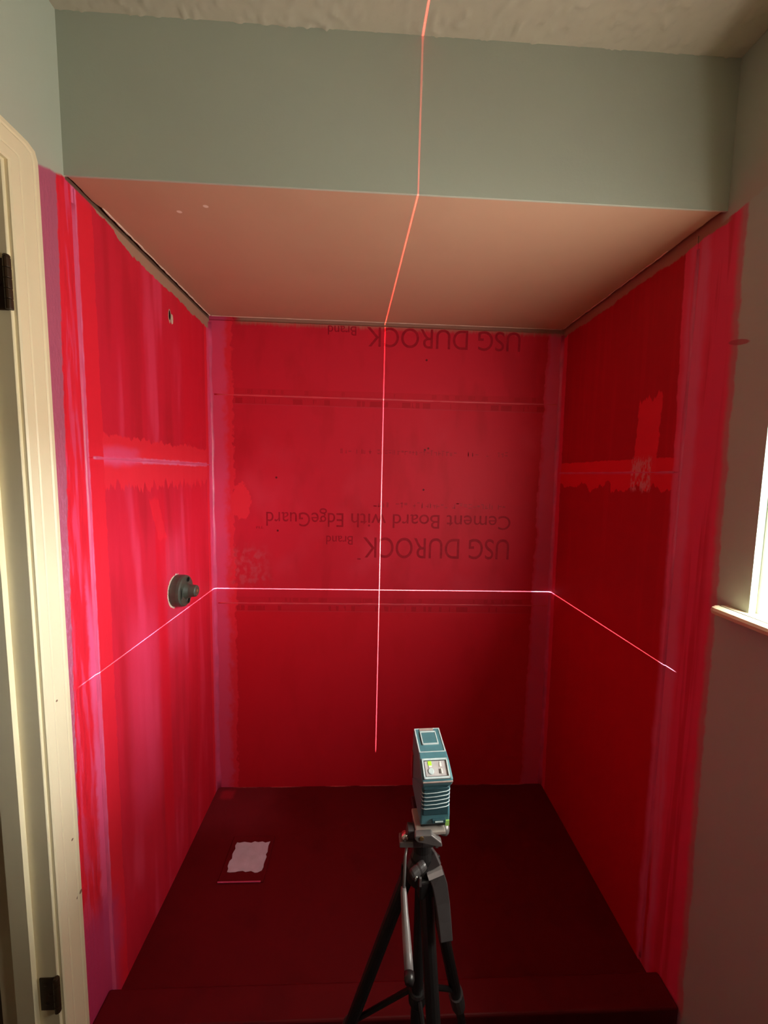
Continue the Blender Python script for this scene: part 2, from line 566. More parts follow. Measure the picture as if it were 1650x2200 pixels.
def ribbon(bm, pts, sides, widths, thick):
    """a bar of rectangular section along pts; sides: width direction per point"""
    rings = []
    P = [Vector(p) for p in pts]
    for i, p in enumerate(P):
        d = (P[min(i + 1, len(P) - 1)] - P[max(i - 1, 0)]).normalized()
        s = Vector(sides[i]) if isinstance(sides, list) else Vector(sides)
        s = (s - d * s.dot(d)).normalized()
        n = d.cross(s)
        w, t = widths[i] / 2, thick / 2
        rings.append([bm.verts.new(p + s * a * w + n * b * t) for a, b in ((-1, -1), (1, -1), (1, 1), (-1, 1))])
    for a, b in zip(rings, rings[1:]):
        for k in range(4):
            bm.faces.new((a[k], a[(k + 1) % 4], b[(k + 1) % 4], b[k]))
    bm.faces.new(rings[0][::-1])
    bm.faces.new(rings[-1])


def bevel_mod(o, w=0.002, seg=2):
    md = o.modifiers.new('edge', 'BEVEL')
    md.width, md.segments = w, seg
    md.limit_method = 'ANGLE'
    md.angle_limit = math.radians(30)
    return o


# ------------------------------------------------------------------ setting
DY0, DY1, DZ1 = -0.930, -0.158, 2.048     # door opening in the left wall


def wall_pieces(x0, x1, ya, yb, z0, z1, hole):
    """a wall slab with one rectangular opening (y0, y1, z0, z1)"""
    bm = bmesh.new()
    hy0, hy1, hz0, hz1 = hole
    box(bm, x0, x1, ya, hy0, z0, z1)
    box(bm, x0, x1, hy1, yb, z0, z1)
    box(bm, x0, x1, hy0, hy1, hz1, z1)
    if hz0 > z0:
        box(bm, x0, x1, hy0, hy1, z0, hz0)
    return bm


o = link('wall_left', wall_pieces(-0.12, 0.0, ROOM_Y, D + 0.12, -0.1, HC + .05, (DY0 - .018, DY1 + .018, -0.1, DZ1 + .018)), LEFT)
wall_left = tag(o, kind='structure', label='left wall, red membrane inside the alcove and sage paint above')
bm = wall_pieces(W, W + 0.14, ROOM_Y, D + 0.12, -0.1, HC + .05, (WY0, WY1, WZ0, WZ1))
wall_right = tag(link('wall_right', bm, RIGHT, lean=True), kind='structure', label='right wall with the window, red membrane inside the alcove')
wall_back = tag(link('wall_back', bbox(-0.0, W + 0.04, D + 0.006, D + 0.12, -0.1, HC + .05), BACK), kind='structure', label='back wall of the alcove under red membrane')
tag(link('wall_rear', bbox(-0.12, W + 0.2, ROOM_Y - 0.1, ROOM_Y, -0.1, HC + .05), SAGEM), kind='structure', label='sage wall behind the camera')

# cement boards, proud of the drywall and split by open joints
def board(name, parent, mat, x0, x1, y0, y1, z0, z1, lean=False):
    return link(name, bbox(x0, x1, y0, y1, z0, z1, 0.0010, 2), mat, parent, lean=lean)

BT = 0.003
for z0, z1 in ((0.0, 1.5178), (1.5186, 2.124)):
    board('cement_board', wall_left, LEFT, -0.002, BT, 0.022, D, z0, z1)
    board('cement_board', wall_right, RIGHT, W - BT, W + .002, 0.075, D, z0, z1, lean=True)
back_boards = []
for z0, z1 in ((0.0, 0.9018), (0.9026, 1.8178), (1.8186, 2.122)):
    bm = bbox(BT * .5, W - BT * .5, D - BT, D + .010, z0, z1, 0.0008, 2)
    for v in bm.verts:
        if v.co.x > 0.5:
            v.co.x += LEAN * (H - v.co.z)
    back_boards.append(link('cement_board', bm, BACK, wall_back))

# thickly painted beads along the board edges and over the joints
def bead(p, q, r, n, mat, parent, wob=0.25, lean=False, squash=1.0):
    p, q = Vector(p), Vector(q)
    pts, rad = [], []
    for i in range(n + 1):
        t = i / n
        pts.append(p.lerp(q, t))
        rad.append(r * (1 + wob * (math.sin(i * 1.9 + p.x * 7) * .5 + math.sin(i * 0.71 + p.z) * .6 + (random.random() - .5) * .6)))
    bm = bmesh.new()
    tube(bm, pts, rad, 8)
    return link('joint_bead', bm, mat, parent, smooth=True, lean=lean)

PINKBEAD = simple('pink_bead', (0.80, 0.10, 0.23), 0.40, 0.45, var=0.2, scale=9)
REDBEAD = simple('red_bead', (0.80, 0.070, 0.105), 0.45, 0.4, var=0.1, scale=9)
bead((-0.0050, 0.0215, 0.02), (-0.0050, 0.0215, 2.09), 0.0088, 70, PINKBEAD, wall_left, 0.10)
bead((BT - .0045, 0.04, 1.5182), (BT - .0045, 0.735, 1.5182), 0.0058, 40, PINKBEAD, wall_left, 0.12)
bead((W + 0.0050, 0.0745, 0.02), (W + 0.0050, 0.0745, 2.09), 0.0086, 60, PINKBEAD, wall_right, 0.10, lean=True)
bead((W - BT + .0045, 0.09, 1.5182), (W - BT + .0045, 0.735, 1.5182), 0.0055, 30, PINKBEAD, wall_right, 0.10, lean=True)
for zc in (0.9022, 1.8182):
    bead((0.02, D - BT + .0042, zc), (W + LEAN * (H - zc) - .02, D - BT + .0042, zc), 0.0052, 60, REDBEAD, wall_back, 0.12)

# rounded, thickly painted inside corners
def fillet(x, sx, lean):
    bm = bmesh.new()
    r, n, K = 0.016, 6, 40
    rings = []
    for j in range(K + 1):
        z = 0.0 + 2.112 * j / K
        w = r * (1 + 0.18 * math.sin(j * 1.7) + 0.12 * math.sin(j * 0.63 + 1))
        ring = []
        for i in range(n + 1):
            a = math.pi / 2 * i / n
            px = x + sx * (w - w * math.cos(a) + BT * .8)
            py = D - BT * .8 - (w - w * math.sin(a))
            ring.append(bm.verts.new((px, py, z)))
        ring.append(bm.verts.new((x + sx * BT * .3, D - BT * .3, z)))
        rings.append(ring)
    m_ = len(rings[0])
    for a, b in zip(rings, rings[1:]):
        for i in range(m_):
            bm.faces.new((a[i], a[(i + 1) % m_], b[(i + 1) % m_], b[i]))
    bm.faces.new(rings[0]); bm.faces.new(rings[-1])
    return link('corner_fillet', bm, PINKM, wall_back, smooth=True, lean=lean)

fillet(0.0, 1, False)
fillet(W, -1, True)

# floors
floor = tag(link('floor', bbox(-0.12, W + 0.2, ROOM_Y, -0.0751, -0.1, 0.0), TILEFLOOR), kind='structure', label='bathroom floor in front of the shower')
bm = bmesh.new()
N = 24
grid = [[bm.verts.new((-0.005 + (W + 0.05) * i / N, -0.01 + (D + 0.01) * j / N, 0.006 - 0.006 * math.exp(-(((W * i / N) - 0.25) ** 2 + (D * j / N - 0.42) ** 2) / 0.10))) for i in range(N + 1)] for j in range(N + 1)]
for j in range(N):
    for i in range(N):
        bm.faces.new((grid[j][i], grid[j][i + 1], grid[j + 1][i + 1], grid[j + 1][i]))
ext = bmesh.ops.extrude_face_region(bm, geom=list(bm.faces))
for v in [g for g in ext['geom'] if isinstance(g, bmesh.types.BMVert)]:
    v.co.z = -0.1
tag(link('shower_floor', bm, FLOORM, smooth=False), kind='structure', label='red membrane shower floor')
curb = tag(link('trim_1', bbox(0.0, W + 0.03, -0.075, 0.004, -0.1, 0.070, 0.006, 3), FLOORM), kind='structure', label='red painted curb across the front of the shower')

# ceiling with spray texture, finely modelled where it can be seen
def ceiling():
    bm = bmesh.new()
    def hgt(x, y):
        return 0
    nx, ny = 250, 100
    from mathutils import noise
    rows = []
    for j in range(ny + 1):
        y = 0.02 - 0.62 * j / ny
        row = []
        for i in range(nx + 1):
            x = -0.02 + (W + 0.06) * i / nx
            h = noise.noise((x * 55, y * 55, 0.3)) * 0.6 + noise.noise((x * 120, y * 95, 4.1)) * 0.5
            h = max(0.0, h - 0.08) * 0.011
            row.append(bm.verts.new((x, y, HC - h)))
        rows.append(row)
    for j in range(ny):
        for i in range(nx):
            bm.faces.new((rows[j][i], rows[j + 1][i], rows[j + 1][i + 1], rows[j][i + 1]))
    box(bm, -0.12, W + 0.2, ROOM_Y - .1, D + .12, HC + 0.02, HC + 0.12)
    box(bm, -0.12, W + 0.2, ROOM_Y - .1, -0.595, HC - 0.001, HC + 0.02)
    box(bm, -0.12, W + 0.2, 0.015, D + .12, HC - 0.001, HC + 0.02)
    return link('ceiling', bm, CEIL, smooth=True)

tag(ceiling(), kind='structure', label='cream ceiling with sprayed texture')

# dropped soffit over the alcove: a painted front face, a bare gypsum board below
sof = tag(link('soffit', bbox(-0.01, W + 0.02, 0.0, D + 0.05, H + 0.014, HC + 0.02), [DARKVOID]), kind='structure', label='dropped soffit above the shower alcove')
link('soffit_face', bbox(-0.005, W + 0.015, -0.003, 0.002, H - 0.0005, HC + 0.01, 0.0006, 1), SAGEM, sof)
bm = bmesh.new()
edge = []
NB = 60
def jit(s): return (random.random() - .5) * s
outline = []
for i in range(NB + 1):
    t = i / NB
    outline.append((0.0125 + jit(.0022) - .006 * (t < 0.12), 0.002 + (D - 0.018) * t))
for i in range(1, NB + 1):
    t = i / NB
    outline.append((0.0125 + (W - 0.026) * t, D - 0.016 + jit(.0018)))
for i in range(1, NB + 1):
    t = 1 - i / NB
    outline.append((W - 0.0130 + jit(.003), 0.002 + (D - 0.018) * t))
lo = [bm.verts.new((x, y, H)) for x, y in outline]
hi = [bm.verts.new((x, y, H + 0.0125)) for x, y in outline]
bm.faces.new(lo); bm.faces.new(hi)
for i in range(len(lo)):
    k = (i + 1) % len(lo)
    bm.faces.new((lo[i], lo[k], hi[k], hi[i]))
link('soffit_board', bm, GYPSUM, sof)
# pale paper edges along the gaps, their highlight put into the colour
def paper_edge(pts, w):
    bm = bmesh.new()
    tube(bm, pts, w, 6)
    return link('paper_edge', bm, simple_paper, sof)
simple_paper = simple('paper_edge_highlight', (0.80, 0.62, 0.50), 0.6, 0.3, var=0.2, scale=40)
paper_edge([(0.0135 + jit(.002), 0.10 + (D - .12) * i / 40, H - .0005) for i in range(41)], [0.0026 + jit(.0015) for i in range(41)])
paper_edge([(0.02 + (W - .04) * i / 60, D - 0.0165 + jit(.0018), H - .0003) for i in range(61)], [0.0018 + jit(.001) for i in range(61)])
paper_edge([(W - 0.0145 + jit(.003), 0.16 + (D - .18) * i / 40, H - .0003) for i in range(41)], [0.0018 + jit(.0014) for i in range(41)])

# ------------------------------------------------------------------ door in the left wall
door = tag(link('door_1', bbox(-0.122, 0.004, DY1 - 0.0, DY1 + 0.018, 0.0, DZ1 + .018, 0.001, 1), CREAM), kind='structure', label='cream painted door frame in the left wall, door taken off')
bm = bmesh.new(); box(bm, -0.122, 0.004, DY0 - 0.018, DY0, 0.0, DZ1 + .018); box(bm, -0.122, 0.004, DY0, DY1, DZ1, DZ1 + 0.018)
link('jamb', bm, CREAM, door)
# casing: one mitred run with a rounded outer corner, moulded profile
def casing():
    bm = bmesh.new()
    y_in, y_out = DY1 + 0.006, -0.086
    wdt = y_out - y_in
    zi = DZ1 + 0.006
    # profile across the width: (t from inner to outer, height)
    prof = [(0.0, 0.000), (0.0, 0.0105), (0.06, 0.0125), (0.30, 0.0135), (0.34, 0.0122), (0.38, 0.0135), (0.74, 0.0150), (0.79, 0.0132), (0.84, 0.0150), (0.96, 0.0145), (1.0, 0.011), (1.0, 0.0)]
    path = [('v', 0.0), ('v', 0.7), ('v', 1.4)]
    rings = []
    R = 0.035
    def ring_right(z):
        return [(h, y_in + wdt * t, z) for t, h in prof]
    for z in (0.0, 0.7, 1.4, zi - .001):
        rings.append(ring_right(z))
    for k in range(0, 9):
        a = math.pi / 2 * k / 8
        ring = []
        for t, h in prof:
            # quarter turn round the inner corner with a rounded outer corner
            px, pz = math.cos(a), math.sin(a)
            s = 1.0 / max(abs(px), abs(pz))
            e = 0.55
            f = (1 - e) + e * s if k not in (0, 8) else 1.0
            f = (abs(px) ** 7 + abs(pz) ** 7) ** (-1 / 7)
            ring.append((h, y_in + wdt * t * px * f, zi + wdt * t * pz * f))
        rings.append(ring)
    for y in (-0.5, DY0 - 0.006):
        rings.append([(h, y, zi + wdt * t) for t, h in prof])
    vr = [[bm.verts.new(c) for c in r] for r in rings]
    n = len(prof)
    for a, b in zip(vr, vr[1:]):
        for i in range(n):
            k = (i + 1) % n
            try:
                bm.faces.new((a[i], a[k], b[k], b[i]))
            except ValueError:
                pass
    bm.faces.new(vr[0]); bm.faces.new(vr[-1])
    bmesh.ops.remove_doubles(bm, verts=bm.verts, dist=1e-5)
    return link('casing', bm, CREAM, door)
casing()
link('casing', bbox(0.0, 0.014, DY0 - 0.078, DY0 - 0.006, 0.0, DZ1 + 0.078, 0.002, 2), CREAM, door)
bm = bmesh.new()
box(bm, -0.078, -0.040, DY1 - 0.012, DY1, 0.0, DZ1)
box(bm, -0.078, -0.040, DY0, DY0 + 0.012, 0.0, DZ1)
box(bm, -0.078, -0.040, DY0, DY1, DZ1 - 0.012, DZ1)
link('door_stop', bm, CREAM, door)
# hinges left on the jamb
def hinge(z0, z1):
    h = link('hinge', bbox(-0.034, 0.001, DY1 - 0.0026, DY1 + 0.0005, z0, z1, 0.0008, 1), BRONZE, door)
    n = 5
    for k in range(n):
        a, b = z0 + (z1 - z0) * k / n + .0006, z0 + (z1 - z0) * (k + 1) / n - .0006
        bm = bmesh.new()
        lathe(bm, (0.0055, DY1 - 0.0045, a), (0, 0, 1), [(0.0058, 0), (0.0062, 0.001), (0.0062, b - a - .001), (0.0058, b - a)], 14)
        link('knuckle', bm, BRONZE, h, smooth=False)
    for k, zz in enumerate((0.2, 0.5, 0.8)):
        bm = bmesh.new()
        lathe(bm, (-0.020 + 0.008 * (k % 2), DY1 - 0.0024, z0 + (z1 - z0) * zz), (0, -1, 0), [(0.004, 0), (0.0038, 0.0008), (0.001, 0.0012)], 12)
        link('screw', bm, BRONZE, h)
    bm = bmesh.new()
    lathe(bm, (0.0055, DY1 - 0.0045, z1), (0, 0, 1), [(0.0045, 0), (0.006, 0.002), (0.0045, 0.005), (0.001, 0.0062)], 12)
    link('hinge_pin', bm, BRONZE, h)
hinge(0.266, 0.348)
hinge(1.785, 1.878)
# dark hall behind the door opening
bm = bmesh.new()
for b in ((-1.3, -1.2, -1.6, 0.4, -0.1, 2.5), (-1.3, -0.12, 0.3, 0.4, -0.1, 2.5), (-1.3, -0.12, -1.7, -1.6, -0.1, 2.5), (-1.3, -0.12, -1.7, 0.4, -0.1, 0.0), (-1.3, -0.12, -1.7, 0.4, 2.46, 2.56)):
    box(bm, *b)
tag(link('wall_hall', bm, HALLM), kind='structure', label='unlit hall beyond the doorway')

# ------------------------------------------------------------------ window in the right wall
WX = W + LEAN * (H - 1.3)
win = tag(link('window_1', wall_pieces(W + .018, W + 0.14, WY0 - 0.001, WY1 + 0.001, WZ0, WZ1, (WY0 + 0.012, WY1 - 0.006, WZ0 + 0.001, WZ1 - 0.012)), WHITEP, lean=True), kind='structure', label='bathroom window with white liner in the right wall')
def sash(z0, z1, xa, xb, glass):
    y0, y1 = WY0 + .012, WY1 - .006
    f = link('window_frame', wall_pieces(xa, xb, y0, y1, z0, z1, (y0 + .026, y1 - .026, z0 + .030, z1 - .026)), WHITEP, win, lean=True)
    link('pane', bbox((xa + xb) / 2 - .002, (xa + xb) / 2 + .002, y0 + .02, y1 - .02, z0 + .024, z1 - .020), glass, f, lean=True)
sash(WZ0 + 0.003, WZM + .014, W + 0.066, W + 0.088, GLASS)
sash(WZM - .014, WZ1 - .013, W + 0.090, W + 0.112, CLEAR)
# stool with rounded nose and a caulk line
bm = bmesh.new()
nose = [(W + 0.139, 1.2035), (W - 0.036, 1.2035), (W - 0.043, 1.201), (W - 0.046, 1.195), (W - 0.043, 1.187), (W - 0.036, 1.1835), (W - .012, 1.1825), (W - .012, 1.188), (W + 0.139, 1.188)]
ys = [(-0.118, 0.010), (-0.112, 0.003), (-0.104 - .02, 0.0)]
y_far = -0.118
secs = []
for yy, inset in ((-0.0965, 0.006), (-0.100, 0.002), (-0.108, 0.0), (-0.5, 0.0), (-0.89, 0.0)):
    secs.append([bm.verts.new((x if x > W else x + inset, yy, z)) for x, z in nose])
for a, b in zip(secs, secs[1:]):
    for i in range(len(nose)):
        k = (i + 1) % len(nose)
        bm.faces.new((a[i], a[k], b[k], b[i]))
bm.faces.new(secs[0]); bm.faces.new(secs[-1])
stool = link('window_sill', bm, CREAM, win, lean=True)
link('sill_joint', bbox(W - 0.0215, W - 0.0200, -0.885, -0.099, 1.2032, 1.2042), HOLE, win, lean=True)

# ground outside, plus two added unseen slabs that shape the window light
tag(link('horizon_blocker', bbox(7.9, 8.1, -12, 10, -0.8, 2.75), simple('blocker_brown', (0.16, 0.12, 0.09), 0.9, 0.2, var=0.2, scale=6)), kind='structure', label='added brown slab outside that blocks low sky light')
tag(link('sky_blocker', bbox(W + 0.16, W + 1.25, -3.5, 3.0, 2.40, 2.52), simple('blocker_grey', (0.30, 0.28, 0.24), 0.8, 0.2)), kind='structure', label='added slab outside that cuts high sky light above the window')
tag(link('ground', bbox(W + 0.16, 14, -12, 10, -0.8, -0.7), GROUNDM), kind='structure', label='pale paving outside the window')

# ------------------------------------------------------------------ printed lettering on the cement boards (upside down)
def lettering(text, x_start, x_end, z_base, cap, parent):
    """text turned upside down: it starts at x_start (right) and runs to x_end (left)"""
    cu = bpy.data.curves.new('t', 'FONT')
    cu.body = text
    cu.size = 1.0
    ob = bpy.data.objects.new('t', cu)
    COL.objects.link(ob)
    bpy.context.view_layer.update()
    me = bpy.data.meshes.new_from_object(ob.evaluated_get(bpy.context.evaluated_depsgraph_get()))
    bpy.data.objects.remove(ob)
    xs = [v.co.x for v in me.vertices]
    x0, x1 = min(xs), max(xs)
    capz = 0.729 if max(v.co.y for v in me.vertices) > 0.6 else 0.5
    sx = (x_start - x_end) / (x1 - x0)
    sz = cap / capz
    for v in me.vertices:
        a, b = v.co.x, v.co.y
        v.co = Vector((x_start - (a - x0) * sx, D - BT - 0.0005, z_base - b * sz))
    me.flip_normals()
    me.materials.append(INK)
    o = bpy.data.objects.new('printed_lettering', me)
    COL.objects.link(o)
    o.parent = parent
    return o

mid, top = back_boards[1], back_boards[2]
lettering('USG DUROCK', 1.332, 0.665, 1.211, 0.098, mid)
lettering('Brand', 0.618, 0.500, 1.216, 0.042, mid)
lettering('Cement Board with', 1.332, 0.800 - 0.19, 1.318, 0.066, mid)
lettering('EdgeGuard', 0.575, 0.235, 1.318, 0.066, mid)
lettering('\u2122', 0.222, 0.190, 1.263, 0.020, mid)
lettering('-', 0.655, 0.640, 1.125, 0.03, mid)
lettering('USG DUROCK', 1.332, 0.665, 2.118, 0.085, top)
lettering('Brand', 0.620, 0.500, 2.118, 0.040, top)

def faded_print(x_start, x_end, z_base, hgt, parent, seed):
    """lettering too faint to read: broken strokes of that size"""
    rnd = random.Random(seed)
    bm = bmesh.new()
    x = x_start
    while x > x_end:
        w = hgt * (0.5 + rnd.random() * .25)
        if rnd.random() > 0.22:
            for k in range(rnd.choice((1, 2, 2))):
                if rnd.random() < 0.5:
                    xa = x - rnd.random() * w * .7
                    box(bm, xa - hgt * .13, xa, D - BT - .0006, D - BT + .0002, z_base - hgt, z_base - hgt * rnd.random() * .4)
                else:
                    za = z_base - hgt * (0.1 + .8 * rnd.random())
                    box(bm, x - w * .8, x, D - BT - .0006, D - BT + .0002, za - hgt * .07, za + hgt * .07)
        x -= w * 1.15
    o = link('faded_print', bm, INK2, parent)
    o['kind'] = 'stuff'
INK2 = simple('faint_ink_under_paint', (0.50, 0.011, 0.031), 0.5, 0.3, var=0.3, scale=60)
faded_print(1.304, 0.693, 1.374, 0.026, mid, 3)
faded_print(1.302, 0.566, 1.606, 0.024, mid, 5)

# ------------------------------------------------------------------ shower valve rough-in
vx, vy, vz = BT, 0.428, 1.062
valve = tag(empty('shower_valve', (vx, vy - 0.006, vz)), 'dark grey shower valve rough-in with a stub stem in the left red wall', 'valve')
valve.scale = (1.08, 1.20, 1.20)
bm = bmesh.new()
lathe(bm, (0, 0, 0), (1, 0, 0), [(0.046, -0.004), (0.0475, 0.0), (0.0475, 0.022), (0.0460, 0.0300), (0.0420, 0.0330), (0.024, 0.0340)], 40)
body = link('valve_body', bm, VALVEM, valve, smooth=False)
bm = bmesh.new()
lathe(bm, (0.034, 0, 0.000), (1, 0, 0), [(0.0250, -0.001), (0.0225, 0.004), (0.0190, 0.012), (0.0180, 0.024), (0.0172, 0.031), (0.0140, 0.0340)], 28)
stem = link('stem', bm, VALVEM, valve, smooth=False)
bm = bmesh.new()
lathe(bm, (0.0677, -0.001, 0.001), (1, 0, 0), [(0.0048, 0), (0.0044, 0.0018), (0.001, 0.0022)], 14)
link('stem_screw', bm, BRASS, stem)
for ang, ln in ((76, 0.25), (180, 1.6), (-76, 0.25)):
    a = math.radians(ang)
    bm = bmesh.new()
    cy, cz = 0.0335 * math.cos(a), 0.0335 * math.sin(a)
    t = Vector((0, -math.sin(a), math.cos(a)))
    pts = []
    n = 18
    rr = 0.0082 if ln < 1 else 0.0070
    ring = []
    for k in range(n):
        q = 2 * math.pi * k / n
        off = t * (math.cos(q) * rr * (1 + ln)) + Vector((0, math.cos(a), math.sin(a))) * (math.sin(q) * rr * (0.62 if ln > 1 else 1))
        ring.append(Vector((0.0, cy, cz)) + off)
    lo = [bm.verts.new((0.0320, c.y, c.z)) for c in ring]
    hi = [bm.verts.new((0.0346, c.y, c.z)) for c in ring]
    bm.faces.new(hi); bm.faces.new(lo)
    for k in range(n):
        bm.faces.new((lo[k], lo[(k + 1) % n], hi[(k + 1) % n], hi[k]))
    link('recess', bm, HOLE, body)
    # raised lip round each recess
    bm = bmesh.new()
    loop = [Vector((0.0345, c.y, c.z)) for c in ring] + [Vector((0.0345, ring[0].y, ring[0].z))]
    tube(bm, loop, 0.0012, 6)
    link('recess_lip', bm, VALVEM, body, smooth=True)

# broken plaster round the valve and the shower-arm hole above it
def shards(cx, cy, cz, r0, n, seed, parent, mat, a0=100, a1=260):
    rnd = random.Random(seed)
    for k in range(n):
        a = math.radians(a0 + (a1 - a0) * (k + rnd.random()) / n)
        r = r0 + rnd.random() * 0.004
        bm = bmesh.new()
        c = Vector((cx, cy + math.cos(a) * r, cz + math.sin(a) * r))
        obox(bm, c, (1, 0, rnd.random() * .5), (0, math.cos(a), math.sin(a)), (0, -math.sin(a), math.cos(a)), 0.004, 0.004 + .004 * rnd.random(), 0.010 + .010 * rnd.random())
        link('plaster_chip', bm, mat, parent)
PLASTM = simple('broken_plaster', (0.78, 0.60, 0.46), 0.8, 0.2, var=0.3, scale=90)
lb = [c for c in wall_left.children if c.name.startswith('cement_board')][0]
lb2 = [c for c in wall_left.children if c.name.startswith('cement_board')][1]
shards(BT - .001, vy - 0.006, vz, 0.0560, 9, 11, lb, PLASTM, 105, 250)
bm = bmesh.new()
lathe(bm, (BT - .001, 0.436, 2.012), (1, 0, 0), [(0.0085, 0), (0.0080, 0.0018)], 12)
for v in bm.verts:
    v.co.y = 0.432 + (v.co.y - 0.436) * 0.55 + jit(.002)
    v.co.z = 2.012 + (v.co.z - 2.012) * 1.9 + jit(.006)
link('pipe_hole', bm, HOLE, lb2)
bm = bmesh.new()
lathe(bm, (BT, 0.446, 2.004), (1, 0.2, 0), [(0.008, 0), (0.0065, 0.003), (0.002, 0.004)], 9)
for v in bm.verts:
    v.co.z = 2.004 + (v.co.z - 2.004) * 2.2
link('plaster_chip', bm, PLASTM, lb2)

# ------------------------------------------------------------------ drain
dr = tag(empty('drain', (0.248, 0.422, 0.0)), 'square grey shower drain with painted-over edges in the red floor', 'drain')
bm = bmesh.new()
cx, cy = 0.0, 0.0
K = 9
pts = []
def sq(half, j):
    out = []
    for side in range(4):
        for i in range(K):
            t = -1 + 2 * i / K
            p = [(t, -1), (1, t), (-t, 1), (-1, -t)][side]
            out.append((p[0] * half + jit(j), p[1] * (half * .88) + jit(j)))
    return out
ring = sq(0.066, 0.008)
lo = [bm.verts.new((x, y, 0.002)) for x, y in ring]
hi = [bm.verts.new((x, y, 0.0062)) for x, y in ring]
bm.faces.new(lo); bm.faces.new(hi)
for i in range(len(lo)):
    k = (i + 1) % len(lo)
    bm.faces.new((lo[i], lo[k], hi[k], hi[i]))
link('drain_cover', bm, DRAINM, dr)
bm = bmesh.new()
a, b, c, e = -0.085, 0.080, -0.093, 0.085
box(bm, a, b, c, e, -0.004, 0.0050)
fl = link('drain_flange', bm, FLOORM, dr)
bevel_mod(fl, 0.002, 2)
link('flange_ridge', bbox(-0.085, 0.070, -0.095, -0.091, 0.003, 0.0075, 0.001, 1), PINKM, dr)

# ------------------------------------------------------------------ laser level on the tripod
psi = math.radians(3.2)
F = Vector((-math.sin(psi), math.cos(psi), 0))     # towards the back wall
Rt = Vector((math.cos(psi), math.sin(psi), 0))
U = Vector((0, 0, 1))
LO = Vector((0.8095, -0.290, 0.885))


def L(s, r, t):
    return F * s + Rt * r + U * t

level = tag(empty('laser_level', LO), 'teal cross line laser level with a lit control panel, standing on the tripod', 'laser level')
# body: side profile with its half width at every point, rear (camera side) first
prof = [(-0.043, 0.000, .0262), (-0.0445, 0.020, .0262), (-0.042, 0.050, .0250), (-0.0435, 0.072, .0255), (-0.0480, 0.079, .0265), (-0.0515, 0.086, .0275), (-0.0505, 0.0925, .0275),
        (-0.024, 0.1065, .0270), (-0.010, 0.1095, .0262), (0.046, 0.1165, .0250), (0.052, 0.112, .0248), (0.054, 0.060, .0255), (0.047, 0.018, .0255), (0.040, 0.000, .0255)]
bm = bmesh.new()
lf = [bm.verts.new(L(s, -h, t)) for s, t, h in prof]
rg = [bm.verts.new(L(s, h, t)) for s, t, h in prof]
bm.faces.new(lf[::-1]); bm.faces.new(rg)
for i in range(len(prof)):
    k = (i + 1) % len(prof)
    bm.faces.new((lf[i], lf[k], rg[k], rg[i]))
lb_ = bevel_mod(link('housing', bm, TEAL, level), 0.006, 4)

def on_slope(p, q, r0, r1, a0, a1, lift, thick):
    """a thin plate on the rear/top slope between profile points p and q (a along, r across)"""
    P0, P1 = Vector(p), Vector(q)
    d = (P1 - P0)
    n = Vector((-d.y, d.x)).normalized()      # (s, t) outward for a rear-to-front upper slope
    bm_ = bmesh.new()
    vs = []
    for h in (lift, lift + thick):
        for a in (a0, a1):
            for r in (r0, r1):
                c = P0 + d * a + n * h
                vs.append(bm_.verts.new(L(c.x, r, c.y)))
    for qd in ((0, 2, 3, 1), (4, 5, 7, 6), (0, 1, 5, 4), (1, 3, 7, 5), (3, 2, 6, 7), (2, 0, 4, 6)):
        bm_.faces.new([vs[i] for i in qd])
    return bm_

pa, pb = (-0.0505, 0.0925), (-0.024, 0.1065)
panel = link('control_panel', on_slope(pa, pb, -.0205, .0205, 0.08, 0.98, -0.0008, 0.0018), PANELM, level)
bevel_mod(panel, 0.0006, 1)
def ringrect(p, q, r0, r1, a0, a1, w, wa, lift, thick, mat, name, parent):
    bm_ = bmesh.new()
    for args in ((r0, r1, a0, a0 + wa), (r0, r1, a1 - wa, a1), (r0, r0 + w, a0, a1), (r1 - w, r1, a0, a1)):
        t_ = on_slope(p, q, *args, lift, thick)
        me_ = bpy.data.meshes.new('x'); t_.to_mesh(me_); t_.free()
        bm_.from_mesh(me_); bpy.data.meshes.remove(me_)
    return link(name, bm_, mat, parent)
ringrect(pa, pb, -.0232, .0225, 0.00, 1.06, .0026, .10, -0.0008, 0.0036, LIGHTRIM, 'panel_frame', level)
ringrect(pa, pb, -.0202, .0202, 0.09, 0.99, .0012, .05, 0.0008, 0.0008, BLACKP, 'panel_gasket', level)
def icon(r0, r1, a0, a1, mat, name):
    return link(name, on_slope(pa, pb, r0, r1, a0, a1, 0.0010, 0.0007), mat, panel)
icon(-.0128, -.0068, 0.70, 0.92, GREENLED, 'status_light')
icon(-.0125, -.0070, 0.60, 0.69, WHITEICON, 'status_mark')
icon(.0070, .0105, 0.62, 0.80, WHITEICON, 'lock_icon')
icon(.0078, .0098, 0.80, 0.90, WHITEICON, 'lock_icon')
icon(.0085, .0108, 0.25, 0.52, WHITEICON, 'line_icon')
icon(.0052, .0078, 0.27, 0.50, MIDGREY, 'line_icon')
# round mode button with a bar
P0, P1 = Vector(pa), Vector(pb)
d_ = (P1 - P0); nn = Vector((-d_.y, d_.x)).normalized()
c_ = P0 + d_ * 0.40 + nn * 0.0008
bm = bmesh.new()
lathe(bm, L(c_.x, -0.0095, c_.y), L(nn.x, 0, nn.y), [(0.0052, 0), (0.0050, 0.0010), (0.0044, 0.0014)], 18)
mode = link('mode_button', bm, LIGHTRIM, panel)
icon(-.0128, -.0060, 0.37, 0.44, WHITEICON, 'mode_bar')
